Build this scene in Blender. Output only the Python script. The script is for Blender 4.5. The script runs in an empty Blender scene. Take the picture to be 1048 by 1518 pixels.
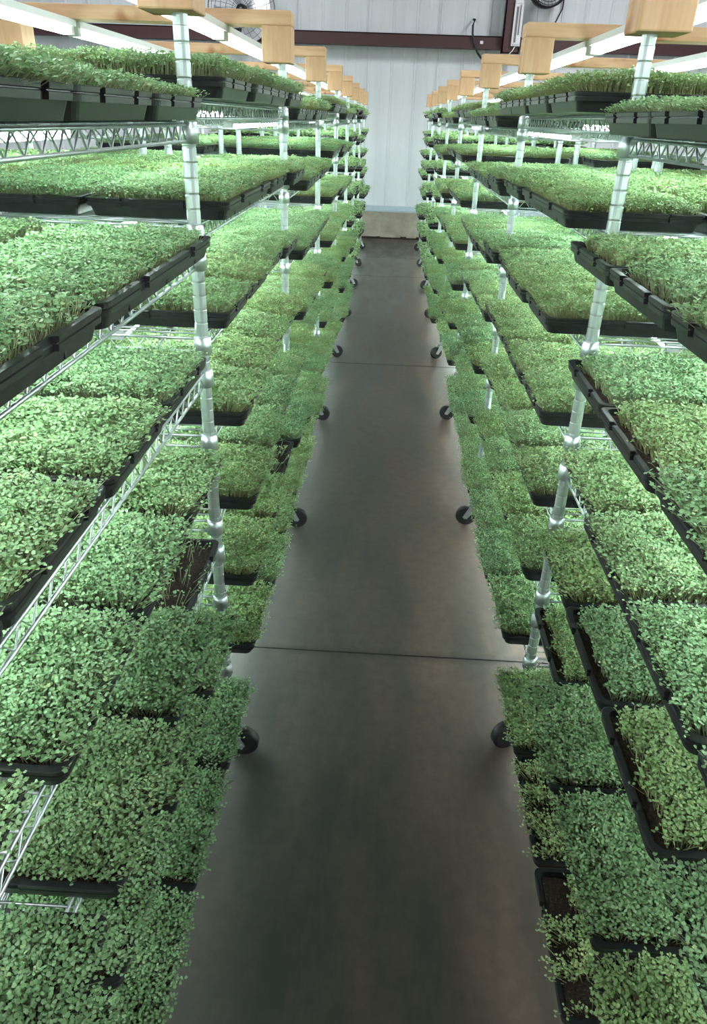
import bpy, math, random
import numpy as np
from mathutils import Matrix, Vector

C = bpy.context.scene
COL = C.collection
random.seed(7)

# ------------------------------------------------------------------ camera
YAW, PITCH, ROLL, FPX, CAM_H = -0.0316, 0.4996, 0.0357, 1070.56, 1.5165
cy, sy, cp, sp_ = math.cos(YAW), math.sin(YAW), math.cos(PITCH), math.sin(PITCH)
fw = Vector((sy * cp, cy * cp, -sp_)); rt = Vector((cy, -sy, 0)); up = rt.cross(fw)
c_, s_ = math.cos(ROLL), math.sin(ROLL)
r2 = rt * c_ + up * s_; u2 = up * c_ - rt * s_
cam_d = bpy.data.cameras.new('camera'); cam = bpy.data.objects.new('camera', cam_d); COL.objects.link(cam)
cam.matrix_world = Matrix(((r2.x, u2.x, -fw.x, 0), (r2.y, u2.y, -fw.y, 0), (r2.z, u2.z, -fw.z, CAM_H), (0, 0, 0, 1)))
cam_d.sensor_fit = 'HORIZONTAL'; cam_d.sensor_width = 36.0; cam_d.lens = 36.0 * FPX / 1048.0
cam_d.clip_start = 0.02; cam_d.clip_end = 100
C.camera = cam

# ------------------------------------------------------------------ light and exposure
C.view_settings.view_transform = 'Standard'
try: C.view_settings.look = 'None'
except Exception: pass
C.view_settings.gamma = 1.0
C.view_settings.use_curve_mapping = False
C.view_settings.exposure = 0.0
TUBE_W = 38.0                               # radiance of the tubes under the shelves
TOP_W = 15.0                                # radiance of the tubes over the top shelves
TUBE_COL = (0.82, 1.0, 0.96, 1)
wd = bpy.data.worlds.new('world'); C.world = wd; wd.use_nodes = True
wd.node_tree.nodes['Background'].inputs[0].default_value = (0.80, 0.88, 0.95, 1)
wd.node_tree.nodes['Background'].inputs[1].default_value = 0.10
def ceiling_area(x, y, w):
    l = bpy.data.lights.new('hall_lamp_light', 'AREA'); l.shape = 'RECTANGLE'; l.size = 0.5; l.size_y = 1.2
    l.energy = w; l.color = (0.97, 0.96, 1.0)
    o = bpy.data.objects.new('hall_lamp_light', l); COL.objects.link(o); o.location = (x, y, 4.1)
for hx in (-2.6, 2.6):
    for hy in (-1.0, 3.5, 8.2):
        ceiling_area(hx, hy, 105)

# ------------------------------------------------------------------ materials
def new_mat(name):
    m = bpy.data.materials.new(name); m.use_nodes = True
    nt = m.node_tree; b = nt.nodes['Principled BSDF']
    return m, nt, b
def simple(name, col, rough=0.5, metal=0.0, spec=None):
    m, nt, b = new_mat(name)
    b.inputs['Base Color'].default_value = (*col, 1); b.inputs['Roughness'].default_value = rough; b.inputs['Metallic'].default_value = metal
    if spec is not None: b.inputs['Specular IOR Level'].default_value = spec
    return m
def N(nt, t, **kw):
    n = nt.nodes.new(t)
    for k, v in kw.items(): setattr(n, k, v)
    return n
def ramp(nt, fac, stops):
    r = N(nt, 'ShaderNodeValToRGB'); e = r.color_ramp.elements
    while len(e) < len(stops): e.new(0.5)
    for i, (p, c) in enumerate(stops):
        e[i].position = p; e[i].color = (*c, 1)
    nt.links.new(fac, r.inputs[0]); return r.outputs[0]
def mixc(nt, fac, a, b, mode='MIX'):
    n = N(nt, 'ShaderNodeMix', data_type='RGBA', blend_type=mode)
    for s, v in ((n.inputs[0], fac), (n.inputs[6], a), (n.inputs[7], b)):
        if hasattr(v, 'is_linked') or hasattr(v, 'links'): nt.links.new(v, s)
        elif isinstance(v, (int, float)): s.default_value = v
        else: s.default_value = (*v, 1)
    return n.outputs[2]
def noise(nt, scale, detail=4, vec=None, rough=0.5):
    n = N(nt, 'ShaderNodeTexNoise'); n.inputs['Scale'].default_value = scale; n.inputs['Detail'].default_value = detail
    n.inputs['Roughness'].default_value = rough
    if vec is not None: nt.links.new(vec, n.inputs['Vector'])
    return n.outputs['Fac']
def mapped(nt, scale, out='Object'):
    tc = N(nt, 'ShaderNodeTexCoord'); mp = N(nt, 'ShaderNodeMapping'); mp.inputs['Scale'].default_value = scale
    nt.links.new(tc.outputs[out], mp.inputs[0]); return mp.outputs[0]
def bump(nt, b, h, strength=0.3, dist=0.01):
    n = N(nt, 'ShaderNodeBump'); n.inputs['Strength'].default_value = strength; n.inputs['Distance'].default_value = dist
    nt.links.new(h, n.inputs['Height']); nt.links.new(n.outputs[0], b.inputs['Normal'])

def mat_leaf():
    m, nt, b = new_mat('microgreen_leaf')
    at = N(nt, 'ShaderNodeAttribute', attribute_name='tint')
    oi = N(nt, 'ShaderNodeObjectInfo')
    col = ramp(nt, at.outputs['Fac'], [(0.0, (0.45, 0.48, 0.28)), (0.12, (0.21, 0.33, 0.15)), (0.5, (0.33, 0.51, 0.26)), (0.85, (0.42, 0.59, 0.35)), (1.0, (0.53, 0.65, 0.33))])
    col = mixc(nt, 1.0, col, oi.outputs['Color'], 'MULTIPLY')
    nt.links.new(col, b.inputs['Base Color']); b.inputs['Roughness'].default_value = 0.5
    b.inputs['Specular IOR Level'].default_value = 0.35
    tr = N(nt, 'ShaderNodeBsdfTranslucent'); nt.links.new(col, tr.inputs[0])
    mx = N(nt, 'ShaderNodeMixShader'); mx.inputs[0].default_value = 0.28
    nt.links.new(b.outputs[0], mx.inputs[1]); nt.links.new(tr.outputs[0], mx.inputs[2])
    nt.links.new(mx.outputs[0], nt.nodes['Material Output'].inputs[0])
    return m
def mat_soil():
    m, nt, b = new_mat('damp_soil')
    f = noise(nt, 160, 5, mapped(nt, (1, 1, 1)), 0.7)
    nt.links.new(ramp(nt, f, [(0.3, (0.012, 0.008, 0.006)), (0.55, (0.045, 0.028, 0.02)), (0.72, (0.13, 0.085, 0.06))]), b.inputs['Base Color'])
    b.inputs['Roughness'].default_value = 0.9; bump(nt, b, f, 0.8, 0.006); return m
def mat_wood(name='pine_wood', sc=(3.0, 30.0, 30.0)):
    m, nt, b = new_mat(name)
    v = mapped(nt, sc)
    g = noise(nt, 1.6, 5, v, 0.6)
    oi = N(nt, 'ShaderNodeObjectInfo')
    c1 = ramp(nt, g, [(0.3, (0.54, 0.31, 0.165)), (0.5, (0.62, 0.385, 0.22)), (0.7, (0.68, 0.45, 0.28))])
    k = noise(nt, 9, 2, mapped(nt, (1, 1, 1)))
    c2 = mixc(nt, ramp(nt, k, [(0.66, (0, 0, 0)), (0.78, (1, 1, 1))]), c1, (0.36, 0.15, 0.06))
    nt.links.new(c2, b.inputs['Base Color']); b.inputs['Roughness'].default_value = 0.6
    return m
def mat_zinc():
    m, nt, b = new_mat('zinc_chrome')
    f = noise(nt, 30, 3, mapped(nt, (1, 1, 0.3)))
    nt.links.new(ramp(nt, f, [(0.3, (0.50, 0.57, 0.57)), (0.7, (0.68, 0.74, 0.73))]), b.inputs['Base Color'])
    b.inputs['Metallic'].default_value = 0.85; b.inputs['Roughness'].default_value = 0.33
    return m
def mat_floor():
    m, nt, b = new_mat('sealed_concrete')
    tc = N(nt, 'ShaderNodeTexCoord'); pos = tc.outputs['Object']
    v1 = mapped(nt, (1.0, 0.35, 1.0)); v2 = mapped(nt, (3.2, 0.8, 1.0))
    a = noise(nt, 1.3, 5, v1, 0.6); d = noise(nt, 2.2, 6, v2, 0.65); e = noise(nt, 26, 4, pos, 0.6)
    base = ramp(nt, a, [(0.30, (0.042, 0.044, 0.040)), (0.5, (0.076, 0.067, 0.056)), (0.68, (0.118, 0.095, 0.078))])
    worn = mixc(nt, ramp(nt, d, [(0.38, (0, 0, 0)), (0.62, (1, 1, 1))]), base, (0.118, 0.090, 0.073))
    worn = mixc(nt, ramp(nt, e, [(0.35, (0.35, 0.35, 0.35)), (0.6, (0, 0, 0))]), worn, (0.045, 0.040, 0.036))
    # lighter and redder towards the right racks, darker grey-green on the left
    sx = N(nt, 'ShaderNodeSeparateXYZ'); nt.links.new(pos, sx.inputs[0])
    wob = N(nt, 'ShaderNodeMath', operation='MULTIPLY_ADD'); nt.links.new(d, wob.inputs[0]); wob.inputs[1].default_value = 0.55; nt.links.new(sx.outputs[0], wob.inputs[2])
    mr = N(nt, 'ShaderNodeMapRange'); nt.links.new(wob.outputs[0], mr.inputs[0]); mr.inputs[1].default_value = 0.02; mr.inputs[2].default_value = 0.75
    side = ramp(nt, mr.outputs[0], [(0.0, (0.72, 0.86, 0.86)), (0.5, (1.0, 0.98, 0.94)), (1.0, (1.42, 1.22, 1.10))])
    worn = mixc(nt, 1.0, worn, side, 'MULTIPLY')
    # the darker brown strip of slab along the far wall
    st = N(nt, 'ShaderNodeMath', operation='GREATER_THAN'); nt.links.new(sx.outputs[1], st.inputs[0]); st.inputs[1].default_value = 9.36
    worn = mixc(nt, st.outputs[0], worn, (0.050, 0.040, 0.032))
    # grime collected along the joints
    for jy, amt in ((1.83, 0.75), (4.96, 0.6), (8.20, 0.5)):
        df = N(nt, 'ShaderNodeMath', operation='SUBTRACT'); nt.links.new(sx.outputs[1], df.inputs[0]); df.inputs[1].default_value = jy
        ab = N(nt, 'ShaderNodeMath', operation='ABSOLUTE'); nt.links.new(df.outputs[0], ab.inputs[0])
        wj = N(nt, 'ShaderNodeMath', operation='MULTIPLY_ADD'); nt.links.new(e, wj.inputs[0]); wj.inputs[1].default_value = 0.05; nt.links.new(ab.outputs[0], wj.inputs[2])
        g = N(nt, 'ShaderNodeMapRange'); nt.links.new(wj.outputs[0], g.inputs[0]); g.inputs[1].default_value = 0.022; g.inputs[2].default_value = 0.058; g.inputs[3].default_value = amt; g.inputs[4].default_value = 0.0
        worn = mixc(nt, g.outputs[0], worn, (0.040, 0.036, 0.031))
    nt.links.new(worn, b.inputs['Base Color'])
    nt.links.new(ramp(nt, d, [(0.3, (0.34, 0.34, 0.34)), (0.7, (0.52, 0.52, 0.52))]), b.inputs['Roughness'])
    b.inputs['Specular IOR Level'].default_value = 0.5
    bump(nt, b, e, 0.08, 0.004); return m
def mat_panel():
    m, nt, b = new_mat('white_metal_panel')
    f = noise(nt, 1.5, 4, mapped(nt, (4, 1, 0.4)))
    nt.links.new(ramp(nt, f, [(0.3, (0.68, 0.72, 0.75)), (0.7, (0.75, 0.79, 0.81))]), b.inputs['Base Color'])
    b.inputs['Roughness'].default_value = 0.42; return m
def mat_kneewall():
    m, nt, b = new_mat('kneewall_concrete')
    f = noise(nt, 3, 6, mapped(nt, (1, 1, 1.5)), 0.65)
    nt.links.new(ramp(nt, f, [(0.3, (0.28, 0.24, 0.19)), (0.55, (0.42, 0.37, 0.30)), (0.75, (0.52, 0.48, 0.41))]), b.inputs['Base Color'])
    b.inputs['Roughness'].default_value = 0.85; bump(nt, b, f, 0.2); return m
def mat_glow(name, w):
    m, nt, b = new_mat(name)
    b.inputs['Base Color'].default_value = (0.9, 0.9, 0.9, 1)
    b.inputs['Emission Color'].default_value = TUBE_COL; b.inputs['Emission Strength'].default_value = w
    m.cycles.emission_sampling = 'FRONT'
    return m
def mat_plastic():
    m, nt, b = new_mat('black_tray_plastic')
    f = noise(nt, 60, 3, mapped(nt, (1, 1, 1)))
    nt.links.new(ramp(nt, f, [(0.3, (0.010, 0.011, 0.012)), (0.7, (0.020, 0.021, 0.023))]), b.inputs['Base Color'])
    b.inputs['Roughness'].default_value = 0.34; return m

LEAF = mat_leaf(); SOIL = mat_soil(); WOOD = mat_wood(); WOOD_UP = mat_wood('pine_wood_upright', (24.0, 24.0, 2.5)); ZINC = mat_zinc(); FLOOR = mat_floor(); PANEL = mat_panel(); KNEE = mat_kneewall()
GLOW = mat_glow('shelf_tube_glow', TUBE_W); GLOW_DIM = mat_glow('dimmed_tube_glow', TUBE_W * 0.36); GLOW_TOP = mat_glow('top_tube_glow', TOP_W); TRAY = mat_plastic()
HOUSE = simple('white_housing', (0.72, 0.74, 0.74), 0.4); MAROON = simple('maroon_steel', (0.060, 0.020, 0.022), 0.45)
RUBBER = simple('black_rubber', (0.012, 0.012, 0.013), 0.5); GREYM = simple('grey_zinc_fork', (0.45, 0.47, 0.48), 0.35, 0.8)
BLACK = simple('black_enamel', (0.015, 0.016, 0.018), 0.4); CEILM = simple('ceiling_white', (0.6, 0.6, 0.6), 0.8); JOINT = simple('joint_dirt', (0.035, 0.030, 0.026), 0.95)
TRIMM = simple('pale_trim', (0.42, 0.52, 0.58), 0.5); WIREM = simple('grey_wire', (0.16, 0.16, 0.17), 0.4, 0.5); PAPER = simple('white_plastic', (0.78, 0.78, 0.80), 0.4)
GREYP = simple('grey_print', (0.18, 0.18, 0.2), 0.6)

# ------------------------------------------------------------------ mesh helpers
class MB:
    def __init__(s): s.v = []; s.f = []; s.mi = []; s.cur = 0
    def add(s, vs, fs):
        o = len(s.v); s.v += [tuple(v) for v in vs]
        for f in fs: s.f.append(tuple(i + o for i in f)); s.mi.append(s.cur)
    def box(s, x0, x1, y0, y1, z0, z1):
        s.add([(x0, y0, z0), (x1, y0, z0), (x1, y1, z0), (x0, y1, z0), (x0, y0, z1), (x1, y0, z1), (x1, y1, z1), (x0, y1, z1)],
              [(0, 3, 2, 1), (4, 5, 6, 7), (0, 1, 5, 4), (1, 2, 6, 5), (2, 3, 7, 6), (3, 0, 4, 7)])
    def cbox(s, x0, x1, y0, y1, z0, z1, c=0.004):
        # box with chamfered long edges (all three axes)
        xs, ys, zs = (x0, x0 + c, x1 - c, x1), (y0, y0 + c, y1 - c, y1), (z0, z0 + c, z1 - c, z1)
        import bmesh
        bm = bmesh.new(); r = bmesh.ops.create_cube(bm, size=1.0)
        for v in bm.verts: v.co = Vector(((x0 + x1) / 2 + v.co.x * (x1 - x0), (y0 + y1) / 2 + v.co.y * (y1 - y0), (z0 + z1) / 2 + v.co.z * (z1 - z0)))
        bmesh.ops.bevel(bm, geom=list(bm.edges), offset=c, segments=2, affect='EDGES', profile=0.5)
        bm.verts.index_update()
        s.add([v.co for v in bm.verts], [[v.index for v in f.verts] for f in bm.faces]); bm.free()
    def tube(s, pts, r, n=4, cap=True):
        pts = [Vector(p) for p in pts]; rings = []
        for i, p in enumerate(pts):
            d = (pts[min(i + 1, len(pts) - 1)] - pts[max(i - 1, 0)]).normalized()
            a = Vector((0, 0, 1)) if abs(d.z) < 0.9 else Vector((1, 0, 0))
            u = d.cross(a).normalized(); w = d.cross(u)
            rings.append([p + (u * math.cos(2 * math.pi * k / n) + w * math.sin(2 * math.pi * k / n)) * r for k in range(n)])
        vs = [v for R in rings for v in R]; fs = []
        for i in range(len(pts) - 1):
            for k in range(n):
                fs.append((i * n + k, i * n + (k + 1) % n, (i + 1) * n + (k + 1) % n, (i + 1) * n + k))
        if cap: fs += [tuple(range(n))[::-1], tuple((len(pts) - 1) * n + k for k in range(n))]
        s.add(vs, fs)
    def lathe(s, prof, n=16, at=(0, 0, 0), axis='Z', cap=True):
        vs = []; fs = []
        for r, z in prof:
            for k in range(n):
                a = 2 * math.pi * k / n; x, y = r * math.cos(a), r * math.sin(a)
                v = (x, y, z) if axis == 'Z' else ((z, x, y) if axis == 'X' else (y, z, x))
                vs.append((v[0] + at[0], v[1] + at[1], v[2] + at[2]))
        for i in range(len(prof) - 1):
            for k in range(n): fs.append((i * n + k, i * n + (k + 1) % n, (i + 1) * n + (k + 1) % n, (i + 1) * n + k))
        if cap: fs += [tuple(range(n))[::-1], tuple((len(prof) - 1) * n + k for k in range(n))]
        s.add(vs, fs)
    def mesh(s, name, mats, smooth=False):
        m = bpy.data.meshes.new(name); m.from_pydata(s.v, [], s.f)
        for q in (mats if isinstance(mats, (list, tuple)) else [mats]): m.materials.append(q)
        m.polygons.foreach_set('material_index', s.mi)
        if smooth: m.polygons.foreach_set('use_smooth', [True] * len(s.f))
        m.update(); return m
def put(name, mesh, parent=None, loc=(0, 0, 0), rot=(0, 0, 0)):
    o = bpy.data.objects.new(name, mesh); COL.objects.link(o); o.location = loc; o.rotation_euler = rot
    if parent is not None: o.parent = parent
    return o
def tag(o, label, cat, group=None):
    o['label'] = label; o['category'] = cat
    if group: o['group'] = group
    return o
def empty(name, loc, rotz=0):
    o = bpy.data.objects.new(name, None); COL.objects.link(o); o.location = loc; o.rotation_euler = (0, 0, rotz); o.empty_display_size = 0.05; return o
def struct(name, mesh):
    o = put(name, mesh); o['kind'] = 'structure'; return o
def dup(o, parent=None):
    c = o.copy(); COL.objects.link(c)
    if parent is not None: c.parent = parent
    for ch in list(o.children): dup(ch, c)
    return c

# ------------------------------------------------------------------ layout numbers
PITCH_L = 1.23                                       # post to post along the row
SIDES = {'left': dict(x=-0.354, sgn=-1, y0=1.396), 'right': dict(x=0.427, sgn=1, y0=1.487)}
DEPTH, GAP = 0.381, 0.085                            # rack depth between post axes, gap between the two back to back rows
BAYS = range(-1, 7)
Z_A = [1.503, 1.291, 1.064, 0.853, 0.649, 0.443, 0.236]      # shelf heights of alternate racks
Z_B = [1.537, 1.337, 1.131, 0.924, 0.718, 0.511, 0.304]
def shelf_z(bay): return Z_A if bay % 2 else Z_B
POST_TOP, WALL_Y = 1.655, 11.17
ORD = ['first', 'second', 'third', 'fourth', 'fifth', 'sixth', 'seventh', 'eighth']

# ------------------------------------------------------------------ the hall
fl = MB()
XW = 5.2
ys = [-3.0, 1.83, 4.96, 8.20, WALL_Y + 0.05]
for a, b in zip(ys[:-1], ys[1:]):
    a2 = a + (0.003 if a > -3 else 0); b2 = b - (0.003 if b < WALL_Y else 0)
    fl.cur = 0; fl.box(-XW, XW, a2, b2, -0.08, 0.0)
    if b < WALL_Y: fl.cur = 1; fl.box(-XW, XW, b2, b2 + 0.006, -0.08, -0.003)
struct('floor', fl.mesh('floor', [FLOOR, JOINT]))
def ribbed(x0, x1, z0, z1, pitch=0.305, seam=0.915, depth=0.010):
    prof = []; x = x0
    while x < x1:
        prof += [(x, 0), (x + pitch * 0.36, 0), (x + pitch * 0.40, 0.003), (x + pitch * 0.46, 0.003), (x + pitch * 0.50, 0), (x + pitch * 0.86, 0), (x + pitch * 0.90, depth), (x + pitch * 0.96, depth)]
        x += pitch
    prof.append((x1, 0)); return prof
mb = MB(); pr = ribbed(-XW - 0.02, XW, 0.40, 5.0)
vs = []; fs = []
for x, d in pr: vs += [(x, WALL_Y - d, 0.40), (x, WALL_Y - d, 5.0)]
for i in range(len(pr) - 1): fs.append((2 * i, 2 * i + 2, 2 * i + 3, 2 * i + 1))
mb.add(vs, fs); mb.box(-XW, XW, WALL_Y + 0.004, WALL_Y + 0.12, 0.3, 5.0)
# lapped seams
for xs_ in np.arange(-4.97, 5.0, 0.915):
    mb.box(xs_ - 0.004, xs_ + 0.004, WALL_Y - 0.014, WALL_Y, 0.40, 5.0)
struct('wall_back', mb.mesh('wall_back', PANEL))
mb = MB(); mb.box(-XW, XW, WALL_Y - 0.10, WALL_Y + 0.12, -0.02, 0.355); struct('wall_kneewall', mb.mesh('wall_kneewall', KNEE))
mb = MB(); mb.add([(-XW, WALL_Y - 0.11, 0.355), (XW, WALL_Y - 0.11, 0.355), (XW, WALL_Y - 0.11, 0.375), (-XW, WALL_Y - 0.11, 0.375), (-XW, WALL_Y - 0.02, 0.425), (XW, WALL_Y - 0.02, 0.425), (-XW, WALL_Y + 0.02, 0.355), (XW, WALL_Y + 0.02, 0.355), (-XW, WALL_Y + 0.02, 0.425), (XW, WALL_Y + 0.02, 0.425)],
       [(0, 1, 2, 3), (3, 2, 5, 4), (4, 5, 9, 8), (0, 6, 7, 1)]); struct('trim_1', mb.mesh('trim_1', TRIMM))
mb = MB(); rr = random.Random(3)
x = -XW
while x < XW:
    w = rr.uniform(0.05, 0.16); h = rr.uniform(0.012, 0.035)
    mb.box(x, x + w, WALL_Y - 0.10 - rr.uniform(0.02, 0.05), WALL_Y - 0.098, 0.0, h); x += w
struct('baseboard_back', mb.mesh('baseboard_back', simple('dark_brown_edge', (0.035, 0.020, 0.014), 0.9)))  # ragged dark brown strip at the foot of the far wall
for nm, x0, x1 in (('wall_left', -XW - 0.12, -XW), ('wall_right', XW, XW + 0.12)):
    mb = MB(); mb.box(x0, x1, -3.0, WALL_Y + 0.1, 0, 5.0); struct(nm, mb.mesh(nm, PANEL))
mb = MB(); mb.box(-XW, XW, -3.12, -3.0, 0, 5.0); struct('wall_front', mb.mesh('wall_front', PANEL))
mb = MB(); mb.box(-XW, XW, -3.12, WALL_Y + 0.1, 5.0, 5.1); struct('ceiling', mb.mesh('ceiling', CEILM))
# maroon girt (channel section) and the jamb column hanging above it
mb = MB(); g0, g1 = WALL_Y - 0.20, WALL_Y - 0.02
mb.box(-XW, XW, g0, g0 + 0.012, 2.335, 2.475); mb.box(-XW, XW, g0, g1, 2.463, 2.475); mb.box(-XW, XW, g0, g1, 2.335, 2.347); mb.box(-XW, XW, g0 - 0.03, g0, 2.335, 2.385)
o = struct('trim_2', mb.mesh('trim_2', MAROON))
mb = MB(); mb.box(1.31, 1.53, g0 - 0.13, g0 - 0.118, 2.29, 5.0); mb.box(1.31, 1.325, g0 - 0.13, g0 - 0.03, 2.29, 5.0); mb.box(1.515, 1.53, g0 - 0.13, g0 - 0.03, 2.29, 5.0); mb.box(1.31, 1.53, g0 - 0.13, g0 - 0.03, 2.29, 2.30)
struct('trim_3', mb.mesh('trim_3', MAROON))

# ------------------------------------------------------------------ rack prototypes
def shelf_mesh():
    b = MB(); L, D = PITCH_L, DEPTH; hx, hy = D / 2, L / 2
    zt, zb = -0.006, -0.031
    for sx in (-1, 1):
        b.tube([(sx * hx, -hy, zt), (sx * hx, hy, zt)], 0.0027, 6); b.tube([(sx * hx, -hy, zb), (sx * hx, hy, zb)], 0.0027, 6)
        n = 58; b.tube([(sx * hx, -hy + 0.02 + (L - 0.04) * i / n, zt if i % 2 else zb) for i in range(n + 1)], 0.0014, 4)
    for sy_ in (-1, 1):
        b.tube([(-hx, sy_ * hy, zt), (hx, sy_ * hy, zt)], 0.0027, 6); b.tube([(-hx, sy_ * hy, zb), (hx, sy_ * hy, zb)], 0.0027, 6)
        n = 18; b.tube([(-hx + 0.02 + (D - 0.04) * i / n, sy_ * hy, zt if i % 2 else zb) for i in range(n + 1)], 0.0014, 4)
    for q in (-0.105, 0.105):
        b.tube([(q, -hy, zt - 0.002), (q, hy, zt - 0.002)], 0.0026, 5)
        n = 40; b.tube([(q, -hy + L * i / n, zt - 0.004 if i % 2 else zb + 0.006) for i in range(n + 1)], 0.0017, 4)
    n = 49
    for i in range(n): y = -hy + 0.024 + (L - 0.048) * i / (n - 1); b.tube([(-hx, y, -0.0022), (hx, y, -0.0022)], 0.0020, 5)
    for sx in (-1, 1):
        for sy_ in (-1, 1): b.lathe([(0.0152, -0.036), (0.0185, -0.034), (0.0170, -0.002), (0.0142, 0.0)], 14, (sx * hx, sy_ * hy, 0))
    return b.mesh('shelf', ZINC, True)
def post_mesh(z0, z1):
    b = MB(); prof = []; z = z0; r = 0.0127
    while z < z1 - 0.03:
        prof += [(r, z + 0.002), (r, z + 0.0222), (r - 0.0008, z + 0.0230), (r - 0.0008, z + 0.0246)]; z += 0.0254
    prof.append((r, z1)); b.lathe(prof, 14); return b.mesh('post', ZINC, False)
def shelf_light_meshes(mat, L=1.12):
    b = MB(); b.box(-0.017, 0.017, -L / 2, L / 2, -0.009, 0.0); b.box(-0.013, 0.013, -L / 2, -L / 2 + 0.02, -0.022, -0.009); b.box(-0.013, 0.013, L / 2 - 0.02, L / 2, -0.022, -0.009)
    h = b.mesh('light_housing', HOUSE)
    t = MB(); prof = [(-0.0125, -0.009), (-0.0125, -0.016), (-0.008, -0.0225), (0.008, -0.0225), (0.0125, -0.016), (0.0125, -0.009)]; y0, y1 = -L / 2 + 0.0205, L / 2 - 0.0205
    vs = [(x, y0, z) for x, z in prof] + [(x, y1, z) for x, z in prof]
    t.add(vs, [(i, i + 1, i + 7, i + 6) for i in range(5)]); return h, t.mesh('light_tube', mat)
SHELF = shelf_mesh(); POST = post_mesh(0.118, POST_TOP + 0.001)
LH, LT = shelf_light_meshes(GLOW); LT_DIM = shelf_light_meshes(GLOW_DIM)[1]        # the lower tubes of the nearest racks are dimmed to darken the near trays below
def top_light_meshes(L=1.195):
    b = MB(); b.box(-0.026, 0.026, -L / 2, L / 2, 0.014, 0.032); b.box(-0.018, 0.018, -L / 2, -L / 2 + 0.022, -0.008, 0.014); b.box(-0.018, 0.018, L / 2 - 0.022, L / 2, -0.008, 0.014)
    h = b.mesh('top_light_housing', HOUSE)
    t = MB(); prof = [(-0.016, 0.014), (-0.016, 0.002), (-0.010, -0.008), (0.010, -0.008), (0.016, 0.002), (0.016, 0.014)]; y0, y1 = -L / 2 + 0.0225, L / 2 - 0.0225
    t.add([(x, y0, z) for x, z in prof] + [(x, y1, z) for x, z in prof], [(i, i + 1, i + 7, i + 6) for i in range(5)]); return h, t.mesh('top_light_tube', GLOW_TOP)
TH, TT = top_light_meshes()
def caster_meshes():
    b = MB(); b.lathe([(0.009, 0.085), (0.009, 0.128)], 10); b.lathe([(0.020, 0.098), (0.026, 0.104), (0.026, 0.112), (0.016, 0.118)], 14)
    for s in (-1, 1):
        b.add([(-0.018, s * 0.019, 0.100), (0.016, s * 0.019, 0.100), (0.045, s * 0.019, 0.040), (0.027, s * 0.019, 0.034), (-0.018, s * 0.023, 0.100), (0.016, s * 0.023, 0.100), (0.045, s * 0.023, 0.040), (0.027, s * 0.023, 0.034)],
              [(0, 1, 2, 3), (7, 6, 5, 4), (0, 4, 5, 1), (1, 5, 6, 2), (2, 6, 7, 3), (3, 7, 4, 0)])
    b.box(-0.018, 0.016, -0.023, 0.023, 0.097, 0.102); b.lathe([(0.006, -0.027), (0.006, 0.027)], 8, (0.036, 0, 0.042), 'Y')
    f = b.mesh('caster', GREYM)
    w = MB(); w.lathe([(0.014, -0.014), (0.030, -0.012), (0.038, -0.014), (0.0420, -0.009), (0.0420, 0.009), (0.038, 0.014), (0.030, 0.012), (0.014, 0.014)], 24, (0, 0, 0), 'Y')
    return f, w.mesh('wheel', RUBBER, True)
CF, CW = caster_meshes()

def row_x(side, row):
    s = SIDES[side]; x_front = s['x'] + s['sgn'] * row * (DEPTH + GAP)
    return x_front, x_front + s['sgn'] * DEPTH
RACK_WORDS = ['nearest', 'second', 'third', 'fourth', 'fifth', 'sixth', 'seventh', 'farthest']
rc = random.Random(11)
for side in ('left', 'right'):
    s = SIDES[side]
    for row in (0, 1):
        xf, xb = row_x(side, row); xc = (xf + xb) / 2
        for bay in BAYS:
            y0 = s['y0'] + bay * PITCH_L; yc = y0 + PITCH_L / 2
            rk = empty('wire_rack', (xc, yc, 0))
            wd_ = RACK_WORDS[bay + 1]
            if row == 0: lab = f'chrome wire shelving rack on casters, {wd_} of the {side} row along the aisle'
            else: lab = f'chrome wire shelving rack standing behind the {wd_} {side} aisle rack'
            tag(rk, lab, 'rack', f'wire racks of the {side} ' + ('aisle row' if row == 0 else 'back row'))
            ends = [-1] + ([1] if bay == BAYS[-1] else [])
            for e in ends:
                for sx in (-1, 1):
                    put('post', POST, rk, (sx * DEPTH / 2, e * PITCH_L / 2, 0))
                    aisle = (sx * s['sgn'] < 0) and row == 0
                    ca = put('caster', CF, rk, (sx * DEPTH / 2, e * PITCH_L / 2, 0), (0, 0, (math.pi if side == 'right' else 0) + rc.uniform(-0.6, 0.6) if aisle else rc.uniform(0, 6.28)))
                    put('wheel', CW, ca, (0.036, 0, 0.042))
            for tz, z in enumerate(shelf_z(bay)):
                put('shelf', SHELF, rk, (0, 0, z))
                l = put('shelf_light', LH, rk, (0, 0, z - 0.009)); put('light_tube', LT_DIM if bay == -1 and tz >= 3 else LT, l)

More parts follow.
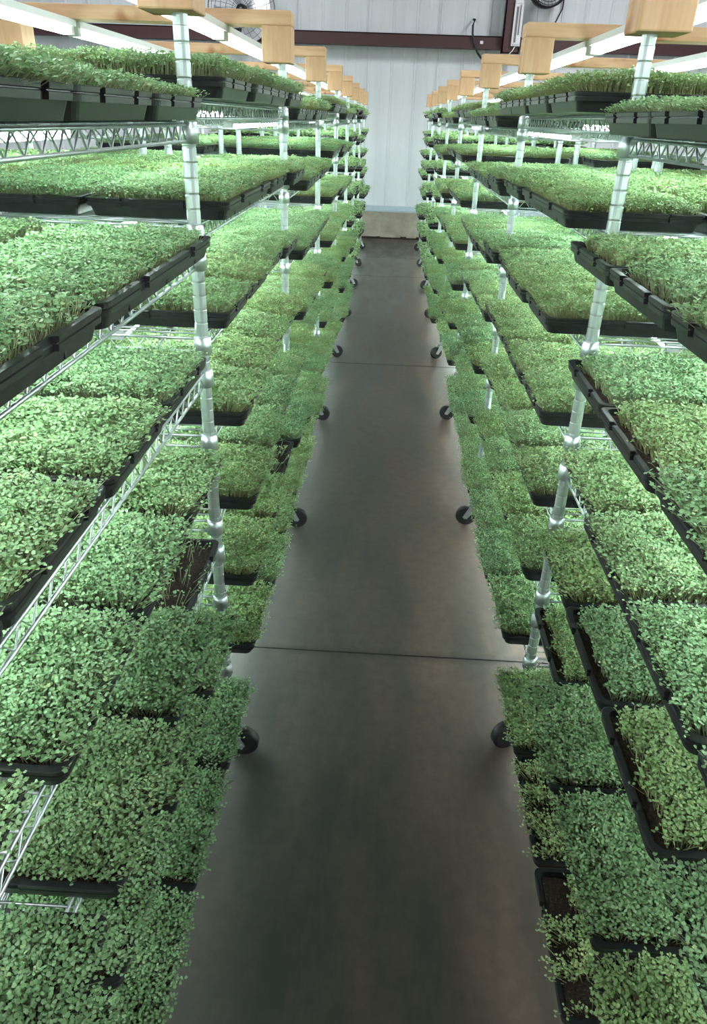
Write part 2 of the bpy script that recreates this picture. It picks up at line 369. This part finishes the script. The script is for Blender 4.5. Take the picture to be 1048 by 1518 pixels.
# ------------------------------------------------------------------ pine bridges over the posts and the top lights
def bridge_meshes():
    b = MB(); w = DEPTH * 2 + GAP + 0.066
    b.cbox(-w / 2, w / 2, -0.0445, 0.0445, 1.752, 1.790, 0.003); beam = b.mesh('beam', WOOD)
    b = MB(); b.cbox(-0.0445, 0.0445, -0.0445, 0.0445, -0.096, 0.0, 0.003); leg = b.mesh('leg', WOOD_UP)
    return beam, leg, w
BEAM, LEG, BW = bridge_meshes()
for side in ('left', 'right'):
    s = SIDES[side]
    for k in range(-1, 8):
        y = s['y0'] + k * PITCH_L; xc = s['x'] + s['sgn'] * (DEPTH + GAP / 2)
        br = empty('wooden_bridge', (xc, y, 0))
        where = ['over the near end', 'over the first gap between racks', 'over the second gap between racks', 'over the third gap between racks', 'over the fourth gap between racks', 'over the fifth gap between racks', 'over the sixth gap between racks', 'over the seventh gap between racks', 'over the far end'][k + 1]
        tag(br, f'pine bridge of beam and legs {where} of the {side} row', 'wooden bridge', f'pine bridges on the {side} posts')
        put('beam', BEAM, br)
        for e in (-1, 1): put('leg', LEG, br, (e * (BW / 2 - 0.0445), 0, 1.752), (0, 0, 0))
    for row in (0, 1):
        xf, xb = row_x(side, row); xc = (xf + xb) / 2
        for bay in BAYS:
            y = s['y0'] + (bay + 0.5) * PITCH_L
            g = put('grow_light', TH, None, (xc, y, 1.720))
            tag(g, f'white light tube hung above the top shelf of the {RACK_WORDS[bay + 1]} {side} {"aisle" if row == 0 else "back"} rack', 'light', f'tubes over the {side} ' + ('aisle racks' if row == 0 else 'back racks'))
            put('light_tube', TT, g)

# ------------------------------------------------------------------ things on the far wall
def wall_fan(x, y, z, R, label, cat, drum, name):
    t = empty(name, (x, y, z)); tag(t, label, cat)
    b = MB()
    if drum:
        n = 40; vs = []; fs = []
        prof = [(R * 0.92, 0.02), (R * 0.97, -0.01), (R, -0.02), (R, 0.20), (R * 0.97, 0.21), (R * 0.93, 0.20)]
        b.lathe([(r, zz) for r, zz in prof] + [prof[0]], 40, (0, 0, 0), 'Y', cap=False); put('housing', b.mesh('fan_housing', BLACK, True), t)
    g = MB()
    rings = (0.25, 0.45, 0.62, 0.78, 0.90, 1.0)
    for q in rings:
        g.tube([(R * q * math.cos(2 * math.pi * k / 36), -0.07 * (1 - q * q) - 0.012, R * q * math.sin(2 * math.pi * k / 36)) for k in range(37)], 0.0035 if q < 1 else 0.008, 5, False)
    for k in range(28):
        a_ = 2 * math.pi * k / 28
        g.tube([(R * q * math.cos(a_ + 0.25 * q), -0.07 * (1 - q * q) - 0.012, R * q * math.sin(a_ + 0.25 * q)) for q in (0.14, 0.35, 0.6, 0.8, 1.0)], 0.0025, 4)
    put('grille', g.mesh('fan_grille', BLACK if drum else WIREM), t)
    bl = MB()
    for k in range(3 if drum else 4):
        a0 = k * 2 * math.pi / (3 if drum else 4) + 0.4; vs = []
        for i in range(7):
            q = 0.14 + 0.72 * i / 6
            for j in range(5):
                a_ = a0 + (j / 4 - 0.5) * (0.75 + 0.35 * i / 6); vs.append((R * q * math.cos(a_), 0.05 + 0.045 * (j / 4 - 0.5), R * q * math.sin(a_)))
        m_ = MB(); m_.add(vs, [(i * 5 + j, i * 5 + j + 1, (i + 1) * 5 + j + 1, (i + 1) * 5 + j) for i in range(6) for j in range(4)])
        put('blade', m_.mesh('fan_blade', GREYM if not drum else GREYM, True), t)
    h = MB(); h.lathe([(0.02, -0.05), (R * 0.16, -0.03), (R * 0.17, 0.07), (R * 0.15, 0.16), (0.03, 0.18)], 20, (0, 0, 0), 'Y'); put('motor', h.mesh('fan_motor', BLACK, True), t)
    k_ = MB(); d = WALL_Y - 0.012 - y; k_.tube([(0, 0.16, 0), (0, d * 0.6, -0.02), (0, d, -0.02)], 0.018, 10); k_.box(-0.05, 0.05, d - 0.012, d, -0.12, 0.10); put('bracket', k_.mesh('fan_bracket', BLACK), t)
    return t
wall_fan(1.79, WALL_Y - 0.48, 2.985, 0.225, 'black drum fan fixed high on the far wall right of the maroon column', 'fan', True, 'drum_fan')
wall_fan(-1.93, WALL_Y - 0.52, 2.63, 0.41, 'wire-caged round fan on the far wall behind the left pine bridges', 'fan', False, 'cage_fan')
# narrow white strip hanging on the column
t = empty('strip_fixture', (1.47, WALL_Y - 0.352, 2.60)); tag(t, 'narrow white strip fixture hanging on the maroon column', 'wall fixture')
b = MB(); b.cbox(-0.055, 0.055, -0.022, 0.0, -0.24, 0.24, 0.006); put('housing', b.mesh('strip_housing', PAPER), t)
b = MB(); b.box(-0.030, -0.004, -0.026, -0.022, -0.20, 0.17); b.box(0.010, 0.026, -0.026, -0.022, -0.12, 0.19); put('face_strip', b.mesh('strip_face', GREYP), t)
b = MB(); b.box(-0.040, 0.040, -0.030, -0.022, -0.232, -0.212); b.box(-0.040, 0.040, -0.030, -0.022, 0.205, 0.228); put('end_clip', b.mesh('strip_clip', GREYM), t)
b = MB(); b.tube([(0.0, -0.01, -0.24), (-0.03, -0.02, -0.29), (-0.10, 0.0, -0.36), (-0.14, 0.01, -0.40)], 0.006, 6); put('cord', b.mesh('strip_cord', PAPER), t)
b = MB(); yb = WALL_Y - 0.235
b.tube([(0.95, WALL_Y - 0.03, 2.66), (0.955, yb + 0.02, 2.64), (0.935, yb, 2.58), (0.94, yb, 2.49), (0.965, yb - 0.02, 2.40), (1.02, yb - 0.02, 2.29), (1.10, yb, 2.21), (1.17, WALL_Y - 0.05, 2.17)], 0.013, 8)
tag(put('cable', b.mesh('cable', RUBBER, True)), 'black cable hooked over the maroon beam left of the column', 'cable')
b = MB(); b.cbox(1.045, 1.085, yb + 0.008, yb + 0.034, 2.385, 2.42, 0.004); tag(put('cable_clip', b.mesh('cable_clip', PAPER)), 'small white clip on the maroon beam beside the black cable', 'clip')
b = MB(); b.tube([(2.06, WALL_Y - 0.05, 3.3), (2.05, WALL_Y - 0.06, 2.8), (1.97, WALL_Y - 0.06, 2.62), (1.92, WALL_Y - 0.20, 2.50), (1.92, WALL_Y - 0.225, 2.42)], 0.009, 6); tag(put('fan_cord', b.mesh('fan_cord', RUBBER, True)), 'thin dark cord running down the wall from the drum fan', 'cord')
b = MB(); b.lathe([(0.034, 2.485), (0.034, 4.99)], 14, (2.94, WALL_Y - 0.075, 0)); b.box(2.88, 3.0, WALL_Y - 0.11, WALL_Y - 0.012, 2.70, 2.74); b.box(2.88, 3.0, WALL_Y - 0.11, WALL_Y - 0.012, 3.7, 3.74)
tag(put('conduit', b.mesh('conduit', BLACK)), 'black vertical pipe on the far wall above the beam at right', 'pipe')

# ------------------------------------------------------------------ trays
TL, TWD = 0.540, 0.274                                # along x (into the rack), along y (along the aisle)
def ring(ox, oy, z, notch=None, notch_in=0.0):
    # rounded rectangle, half sizes ox, oy; points in the two notch spans of each short end are pulled in
    r = 0.015; pts = []
    def side_pts(a, b):
        return [(a[0] + (b[0] - a[0]) * t, a[1] + (b[1] - a[1]) * t) for t in (0.0, 0.22, 0.222, 0.29, 0.292, 0.71, 0.712, 0.78, 0.782, 1.0)]
    corners = [((ox, -oy), -90, 0), ((ox, oy), 0, 90), ((-ox, oy), 90, 180), ((-ox, -oy), 180, 270)]
    arcs = []
    for (px, py), a0, a1 in corners:
        cx_, cy_ = px - math.copysign(r, px), py - math.copysign(r, py)
        arcs.append([(cx_ + r * math.cos(math.radians(a0 + (a1 - a0) * t)), cy_ + r * math.sin(math.radians(a0 + (a1 - a0) * t))) for t in (0, 0.25, 0.5, 0.75, 1)])
    for i in range(4):
        pts += arcs[i]
        a, b = arcs[i][-1], arcs[(i + 1) % 4][0]
        sp = side_pts(a, b)[1:-1]
        # side i runs along: 0 -> +x end (ys rising), 1 -> +y long, 2 -> -x end, 3 -> -y long
        for j, (x, y) in enumerate(sp):
            pts.append((x, y) if not (notch_in and j in (1, 2, 5, 6)) else (x - notch_in * math.copysign(1, x) * (abs(abs(x) - ox) < 1e-6), y - notch_in * math.copysign(1, y) * (abs(abs(y) - oy) < 1e-6)))
    return [(x, y, z) for x, y in pts]
def tray_mesh(h, name):
    hx, hy = TL / 2, TWD / 2; b = MB(); t = 0.010
    R = [ring(hx - t - 0.001, hy - t - 0.001, 0.0015), ring(hx - t + 0.004, hy - t + 0.004, h - 0.0150), ring(hx - 0.0020, hy - 0.0020, h - 0.0150, None, 0.0060), ring(hx - 0.0012, hy - 0.0012, h - 0.0085, None, 0.0060), ring(hx - 0.0030, hy - 0.0030, h - 0.0078, None, 0.0048),
         ring(hx - 0.0030, hy - 0.0030, h - 0.0068, None, 0.0048), ring(hx - 0.0008, hy - 0.0008, h - 0.0060, None, 0.0070), ring(hx, hy, h - 0.0008, None, 0.0078), ring(hx - 0.0015, hy - 0.0015, h, None, 0.0060), ring(hx - 0.0095, hy - 0.0095, h + 0.0004), ring(hx - 0.0125, hy - 0.0125, h - 0.012), ring(hx - t - 0.008, hy - t - 0.008, 0.004)]
    n = len(R[0]); vs = [v for r in R for v in r]; fs = []
    for i in range(len(R) - 1):
        for k in range(n): fs.append((i * n + k, i * n + (k + 1) % n, (i + 1) * n + (k + 1) % n, (i + 1) * n + k))
    fs.append(tuple(range(n))[::-1]); fs.append(tuple((len(R) - 1) * n + k for k in range(n)))
    b.add(vs, fs)
    # moulded ribs under the rim on the long walls and short ends
    for q in (-0.17, 0.0, 0.17):
        for s in (-1, 1): b.box(q - 0.003, q + 0.003, s * (hy - t - 0.001) - 0.003, s * (hy - t - 0.001) + 0.003, 0.004, h - 0.0145)
    return b.mesh(name, TRAY)
H_FLAT, H_DEEP = 0.034, 0.036
TRAY_FLAT = tray_mesh(H_FLAT, 'flat_tray'); TRAY_DEEP = tray_mesh(H_DEEP, 'deep_tray')
def soil_mesh(seed):
    rg = np.random.default_rng(seed); nx, ny = 37, 19; hx, hy = TL / 2 - 0.0135, TWD / 2 - 0.0135; b = MB()
    vs = [(-hx + 2 * hx * i / (nx - 1), -hy + 2 * hy * j / (ny - 1), float(rg.normal(0, 0.0012))) for i in range(nx) for j in range(ny)]
    b.add(vs, [(i * ny + j, (i + 1) * ny + j, (i + 1) * ny + j + 1, i * ny + j + 1) for i in range(nx - 1) for j in range(ny - 1)])
    return b.mesh('soil', SOIL, True)
SOILS = [soil_mesh(1), soil_mesh(2)]

def smooth_field(rg, X, Y, n=7, lo=2.0, hi=13.0):
    f = np.zeros_like(X)
    for _ in range(n):
        kx, ky = rg.normal(0, 1, 2); l = math.hypot(kx, ky); w = rg.uniform(lo, hi) * 2 * math.pi
        f += np.sin(kx / l * w * X + ky / l * w * Y + rg.uniform(0, 6.28)) / n ** 0.5
    return f
def greens_arrays(seed, n, size=1.0, hgt=(0.036, 0.050), mask=None, leaf=(0.0053, 0.0050), spill=1.0, yellow=0.0, stems=True):
    """cotyledon seedlings: a three sided stem and two folded heart shaped leaves each; +x end faces the aisle"""
    rg = np.random.default_rng(seed); hx, hy = TL / 2 - 0.017, TWD / 2 - 0.019
    m = int(n * 1.0); X = rg.uniform(-hx, hx, m); Y = rg.uniform(-hy, hy, m)
    nx = int(math.sqrt(m * hx / hy)); ny = m // nx; gx, gy = np.meshgrid((np.arange(nx) + 0.5) / nx, (np.arange(ny) + 0.5) / ny, indexing='ij')
    X = (-hx + 2 * hx * gx.ravel()) + rg.normal(0, hx / nx * 0.8, nx * ny); Y = (-hy + 2 * hy * gy.ravel()) + rg.normal(0, hy / ny * 0.8, nx * ny)
    X = np.clip(X, -hx, hx); Y = np.clip(Y, -hy, hy)
    if mask is not None:
        keep = mask(X, Y, rg); X, Y = X[keep], Y[keep]
    m = len(X)
    f = smooth_field(rg, X, Y); f2 = smooth_field(rg, X, Y, 6, 6, 22)
    H = rg.uniform(hgt[0], hgt[1], m) * (1 + 0.09 * f + 0.05 * f2) * rg.choice([1, 1, 1, 0.82, 0.66], m)
    ex, ey = np.clip((np.abs(X) - hx + 0.045) / 0.045, 0, 1), np.clip((np.abs(Y) - hy + 0.03) / 0.03, 0, 1)
    lx = np.sign(X) * ex ** 1.5 * 0.026 * spill + rg.normal(0, 0.0055, m); ly = np.sign(Y) * ey ** 1.5 * 0.006 * spill + rg.normal(0, 0.0055, m)
    H *= 1 - 0.22 * np.maximum(ex ** 2, ey ** 2)
    P0 = np.stack([X, Y, np.zeros(m)], 1); P1 = np.stack([X + lx, Y + ly, H], 1)
    # stems
    a = rg.uniform(0, 6.28, m); sr = 0.00075 * size
    V = []; F = []; T = []; off = 0
    tint = np.clip(0.52 + 0.16 * f + 0.20 * rg.normal(0, 1, m) - 0.10 * ex + yellow, 0.12, 1.0)
    stem = np.zeros((m, 6, 3))
    for k in range(3):
        d = np.stack([np.cos(a + k * 2.094), np.sin(a + k * 2.094), np.zeros(m)], 1) * sr
        stem[:, k] = P0 + d; stem[:, 3 + k] = P1 + d
    if stems:
        V.append(stem.reshape(-1, 3)); T.append(np.full(m * 6, 0.0))
        base = (np.arange(m) * 6)[:, None]
        F.append(np.concatenate([base + np.array([k, (k + 1) % 3, 3 + (k + 1) % 3, 3 + k]) for k in range(3)], 0)); off += m * 6
    # leaves
    for s in (0, 1):
        th = a + s * math.pi + rg.normal(0, 0.35, m); el = rg.normal(0.30, 0.30, m)
        Lf = leaf[0] * size * rg.uniform(0.75, 1.25, m); Wf = leaf[1] * size * rg.uniform(0.75, 1.25, m)
        D = np.stack([np.cos(th) * np.cos(el), np.sin(th) * np.cos(el), np.sin(el)], 1)
        S = np.stack([-np.sin(th), np.cos(th), np.zeros(m)], 1); roll = rg.normal(0, 0.35, m)[:, None]
        U = np.cross(D, S); S = S * np.cos(roll) + U * np.sin(roll); U = np.cross(D, S)
        pet = P1 + D * (0.0015 * size)
        L_, W_ = Lf[:, None], Wf[:, None]
        pts = [pet, pet + D * L_ * 0.45 - S * W_ * 0.50 + U * L_ * 0.16, pet + D * L_ * 1.0 - S * W_ * 0.36 + U * L_ * 0.06, pet + D * L_ * 0.90, pet + D * L_ * 1.0 + S * W_ * 0.36 + U * L_ * 0.06, pet + D * L_ * 0.45 + S * W_ * 0.50 + U * L_ * 0.16]
        lf = np.stack(pts, 1); V.append(lf.reshape(-1, 3)); T.append(np.repeat(np.clip(tint + rg.normal(0, 0.06, m), 0.12, 1), 6))
        base = (np.arange(m) * 6)[:, None] + off
        F.append(base + np.array([0, 3, 2, 1])); F.append(base + np.array([0, 5, 4, 3])); off += m * 6
    return np.concatenate(V), np.concatenate(F), np.concatenate(T)
def quads_mesh(name, V, F, T, mats, MI=None):
    m = bpy.data.meshes.new(name); m.vertices.add(len(V)); m.vertices.foreach_set('co', V.astype(np.float32).ravel())
    m.loops.add(len(F) * 4); m.loops.foreach_set('vertex_index', F.astype(np.int32).ravel())
    m.polygons.add(len(F)); m.polygons.foreach_set('loop_start', np.arange(0, len(F) * 4, 4, dtype=np.int32))
    m.update(calc_edges=True)
    for q in mats: m.materials.append(q)
    if MI is not None: m.polygons.foreach_set('material_index', MI.astype(np.int32))
    at = m.attributes.new('tint', 'FLOAT', 'POINT'); at.data.foreach_set('value', T.astype(np.float32))
    m.validate(); m.update(); return m
def greens_mesh(*a, **k):
    V, F, T = greens_arrays(*a, **k); return quads_mesh('microgreens', V, F, T, [LEAF])
DENSE = [greens_mesh(100 + i, 8400, hgt=(0.024 + 0.003 * (i % 3), 0.035 + 0.004 * (i % 3)), leaf=(0.0051 + 0.0004 * (i % 2), 0.0048 + 0.0004 * (i % 2)), spill=0.6) for i in range(6)]
BUSHY = [greens_mesh(120 + i, 8800, hgt=(0.030 + 0.003 * (i % 2), 0.044 + 0.004 * (i % 2)), leaf=(0.0053 + 0.0004 * (i % 2), 0.0050 + 0.0004 * (i % 2)), spill=1.1) for i in range(5)]
def m_strip(w, keep=0.06, amp=1.0):                         # bare soil along the aisle end
    return lambda X, Y, rg: (X < TL / 2 - 0.017 - w + amp * (0.02 * np.sin(Y * 60) + 0.012 * np.sin(Y * 143))) | (rg.uniform(0, 1, len(X)) < keep)
def m_patchy(lo):
    return lambda X, Y, rg: (smooth_field(rg, X, Y, 8, 5, 18) > lo + 1.1 * np.clip((np.abs(X) - 0.2) / 0.06, 0, 1)) & (rg.uniform(0, 1, len(X)) < 0.8)
SOILSTRIP = greens_mesh(201, 7000, mask=m_strip(0.075, 0.06))
PATCHY = greens_mesh(202, 6200, mask=m_patchy(-1.25), hgt=(0.024, 0.040), yellow=0.1)
PATCHY2 = greens_mesh(203, 6000, mask=m_patchy(-0.72), hgt=(0.022, 0.036), yellow=0.1)
YELLOW = greens_mesh(204, 6500, mask=m_strip(0.05, 0.02), hgt=(0.034, 0.046), yellow=0.25)
SET_BACK = [greens_mesh(210 + i, 6800, mask=m_strip(0.012, 0.0, 0.25), hgt=(0.027, 0.040), spill=0.35) for i in range(2)]

# front rim of the trays, per tier, for the two racks nearest the camera; other racks vary around these
RIM = {('left', -1): [-0.312, -0.306, -0.338, -0.318, -0.287, -0.312, -0.288], ('left', 0): [-0.282, -0.295, -0.304, -0.288, -0.272, -0.272, -0.278],
       ('right', -1): [0.362, 0.342, 0.374, 0.384, 0.386, 0.345, 0.342], ('right', 0): [0.325, 0.338, 0.332, 0.348, 0.368, 0.370, 0.347]}
NUM = ['first', 'second', 'third', 'fourth']
# shelves where some trays lie lengthwise in pairs: 'P' a front and a rear tray, 'C' one tray set crosswise
SHIFT = {('left', 0, -1, 4, 0): (-0.054, 0.0), ('left', 0, -1, 4, 3): (0.004, -0.022), ('left', 0, -1, 3, 3): (-0.030, -0.004), ('right', 0, -1, 5, 0): (0.062, 0.0), ('right', 0, -1, 3, 0): (0.024, 0.0)}
LAYOUT = {('left', -1, 1): 'PP', ('left', 0, 1): 'PCC', ('right', 0, 1): 'PCC'}
SPECIAL = {('left', 0, -1, 4, 0): ('soil', 'black tray with bare brown soil along its aisle end'),
           ('right', 0, -1, 6, 1): ('patchy', 'black tray of patchy bright seedlings with soil showing'),
           ('right', 0, -1, 6, 2): ('patchy2', 'black tray of sparse seedlings over much bare soil'),
           ('left', 0, 0, 5, 2): ('yellow', 'black tray of yellowish microgreens beside a strip of bare soil'),
           ('right', 0, -1, 1, 1): ('setback', None), ('right', 0, -1, 1, 0): ('setback', None), ('right', 0, -1, 2, 0): ('setback', None), ('right', 0, -1, 2, 1): ('setback', None), ('right', 0, -1, 5, 0): ('setback', None), ('right', 0, -1, 4, 1): ('setback', None), ('right', 0, -1, 4, 2): ('setback', None), ('right', 0, -1, 6, 0): ('dense', None)}
TINTS = [(0.92, 1.0, 0.98), (0.96, 1.0, 0.94), (1.0, 1.0, 0.88), (0.88, 0.96, 0.92), (1.0, 1.03, 0.94), (1.03, 1.02, 0.86)]
def shows_large(row, bay, tier):
    # about 300 trays show largest: the five nearest racks of each aisle row, and the back-row trays seen past the second shelves
    return (row == 0 and bay <= 3) or (row == 1 and tier == 1 and 0 <= bay <= 2)
protos = {}
far_items = []
def place_tray(key, x, y, z, rot, deep, gm, tint, label, group, zs=1.0):
    pk = ('deep' if deep else 'flat', gm.name, rc2.randrange(2))
    if pk not in protos:
        t = put('microgreen_tray', TRAY_DEEP if deep else TRAY_FLAT)
        put('soil', SOILS[pk[2]], t, (0, 0, (H_DEEP if deep else H_FLAT) - 0.010)); put('microgreens', gm, t, (0, 0, (H_DEEP if deep else H_FLAT) - 0.011))
        protos[pk] = t
    else: t = dup(protos[pk])
    t.location = (x, y, z); t.rotation_euler = (0, 0, rot)
    for ch in t.children:
        ch.color = (*tint, 1)
        if ch.name.startswith('microgreens'): ch.scale.z = zs
    tag(t, label, 'seedling tray', group)
    return t
rc2 = random.Random(5)
for side in ('left', 'right'):
    s = SIDES[side]; face = 0.0 if side == 'left' else math.pi         # +x of the tray faces the aisle on the left
    for row in (0, 1):
        xf, xb = row_x(side, row)
        for bay in BAYS:
            for tier, z in enumerate(shelf_z(bay)):
                if row == 1 and tier > 2: continue
                if row == 0 and (side, bay) in RIM: rim = RIM[(side, bay)][tier]
                elif row == 0: rim = (-0.288 if side == 'left' else 0.352) + rc2.uniform(-0.022, 0.022)
                else: rim = xf + s['sgn'] * rc2.uniform(0.084, 0.092)
                ystart = s['y0'] + bay * PITCH_L + 0.024 + rc2.uniform(0, 0.012)
                if bay == -1: ystart = s['y0'] - 0.026 - 4 * 0.2795 + (0.0 if side == 'left' else 0.006)
                lay = LAYOUT.get((side, bay, tier), 'CCCC') if row == 0 else 'CCCC'
                slots = []; yc_ = ystart
                for ch in lay:
                    if ch == 'C': slots.append((yc_ + 0.13975, 0, False)); yc_ += 0.2795
                    else: slots += [(yc_ + 0.2735, 0, True), (yc_ + 0.2735, 1, True)]; yc_ += 0.549
                ns = len(slots)
                for i, (y, back, turned) in enumerate(slots):
                    # number from the near end for the far racks; the near rack counts from its far post
                    idx = ns - 1 - i if bay == -1 else i
                    key = (side, row, bay, tier, idx)
                    dj = rc2.uniform(-0.010, 0.010) if row == 0 else rc2.uniform(-0.01, 0.01)
                    y += rc2.uniform(-0.0015, 0.0015); x = rim + (dj * 0.4 if (bay == -1 or turned) else dj) + s['sgn'] * (TL / 2 if not turned else TWD / 2 + back * 0.284)
                    ov = SHIFT.get(key)
                    if ov: x += ov[0]; y += ov[1]
                    if lay == 'PCC' and i == 3: x -= s['sgn'] * 0.028
                    kind, special = SPECIAL.get(key, ('dense', None))
                    tint = rc2.choice(TINTS); gi = rc2.randrange(30); flip = rc2.random() < 0.5; rz = rc2.uniform(-0.005, 0.005) if not turned else math.pi / 2
                    if side == 'left' and bay == -1: tint = rc2.choice(TINTS[:2] + TINTS[3:4])
                    if row == 0 and side == 'right' and bay >= 0: tint = rc2.choice(TINTS[1:])
                    if kind.startswith('patchy'): tint = (1.22, 1.14, 0.98)
                    rot = face + rz
                    bushy = row == 0 and (tier >= 4 or (tier == 3 and side == 'left') or rc2.random() < 0.15)
                    if kind == 'dense':
                        gm = BUSHY[gi % 5] if bushy else DENSE[gi % 6]; rot += math.pi if flip else 0
                    else: gm = {'soil': SOILSTRIP, 'patchy': PATCHY, 'patchy2': PATCHY2, 'yellow': YELLOW, 'setback': SET_BACK[gi % 2]}[kind]
                    rw = RACK_WORDS[bay + 1] + f' {side} ' + ('rack' if row == 0 else 'back rack')
                    end = 'far' if bay == -1 else 'near'
                    if special: lab = special
                    elif turned:
                        nth = 'near' if (lay == 'PP' and i < 2) else 'far' if lay == 'PP' else ''
                        lab = f'{nth} lengthwise microgreen tray at the {"back" if back else "aisle edge"}, {ORD[tier]} shelf down, {rw}'.strip()
                    elif lay == 'PCC': lab = f'{"first" if i == 2 else "second"} crosswise microgreen tray past the lengthwise pair, {ORD[tier]} shelf down, {rw}'
                    else: lab = f'{NUM[idx]} microgreen tray from the {end} end, {ORD[tier]} shelf down, {rw}'
                    grp = f'trays on the {ORD[tier]} shelf of the {rw}'
                    if not shows_large(row, bay, tier): far_items.append((x, y, z, rot, tint, row, bay)); continue
                    place_tray(key, x, y, z + 0.0002, rot, False, gm, tint, lab, grp, (0.72 if bay == -1 else 1.05) if tier == 0 else 0.78 if tier == 1 and bay == -1 else 0.9)
# the remaining trays: small in the picture or hidden, one object
def tray_arrays(mesh):
    v = np.empty(len(mesh.vertices) * 3, np.float32); mesh.vertices.foreach_get('co', v); return v.reshape(-1, 3), [tuple(p.vertices) for p in mesh.polygons]
def box_tray():
    b = MB(); hx, hy, h = TL / 2, TWD / 2, H_FLAT
    pr = [(hx - 0.014, hy - 0.014, 0.001), (hx - 0.008, hy - 0.008, h - 0.015), (hx - 0.001, hy - 0.001, h - 0.015), (hx, hy, h), (hx - 0.010, hy - 0.010, h), (hx - 0.012, hy - 0.012, h - 0.010)]
    vs = []
    for ax, ay, z in pr: vs += [(-ax, -ay, z), (ax, -ay, z), (ax, ay, z), (-ax, ay, z)]
    fs = [(i * 4 + k, i * 4 + (k + 1) % 4, i * 4 + 4 + (k + 1) % 4, i * 4 + 4 + k) for i in range(5) for k in range(4)] + [(3, 2, 1, 0)]
    soil = (20, 21, 22, 23)
    return np.array(vs, np.float32), np.array(fs), np.array([soil])
BV, BF, BS = box_tray()
SPARSE = {0: [greens_arrays(300 + i, 560, size=2.2, hgt=(0.028, 0.040), leaf=(0.0070, 0.0066), spill=0.8, stems=False) for i in range(4)],
          1: [greens_arrays(320 + i, 220, size=3.0, hgt=(0.026, 0.036), leaf=(0.0080, 0.0076), spill=0.5, stems=False) for i in range(3)]}
Vs, Fs, Ts, Ms = [], [], [], []; off = 0; rf = random.Random(21)
for x, y, z, rot, tint, row, bay in far_items:
    ca, sa = math.cos(rot), math.sin(rot); Rm = np.array([[ca, sa, 0], [-sa, ca, 0], [0, 0, 1]]); P = np.array([x, y, z + 0.0002])
    gv, gf, gt = rf.choice(SPARSE[row])
    for vv, ff, tt, mi in ((BV, BF, None, 0), (BV, BS, None, 1), (gv + np.array([0, 0, H_FLAT - 0.011]), gf, np.clip(gt + rf.uniform(-0.10, 0.10), 0, 1), 2)):
        Vs.append(vv @ Rm + P); Fs.append(ff + off); Ts.append(np.zeros(len(vv)) if tt is None else tt); Ms.append(np.full(len(ff), mi)); off += len(vv)
if far_items:
    fm = quads_mesh('distant_trays', np.concatenate(Vs), np.concatenate(Fs), np.concatenate(Ts), [TRAY, SOIL, LEAF], np.concatenate(Ms))
    fo = put('young_seedling_trays', fm); fo['kind'] = 'stuff'; fo.color = (0.98, 1.0, 0.9, 1)
    tag(fo, 'small trays of green seedlings far down both rows and in the back racks', 'seedling trays')
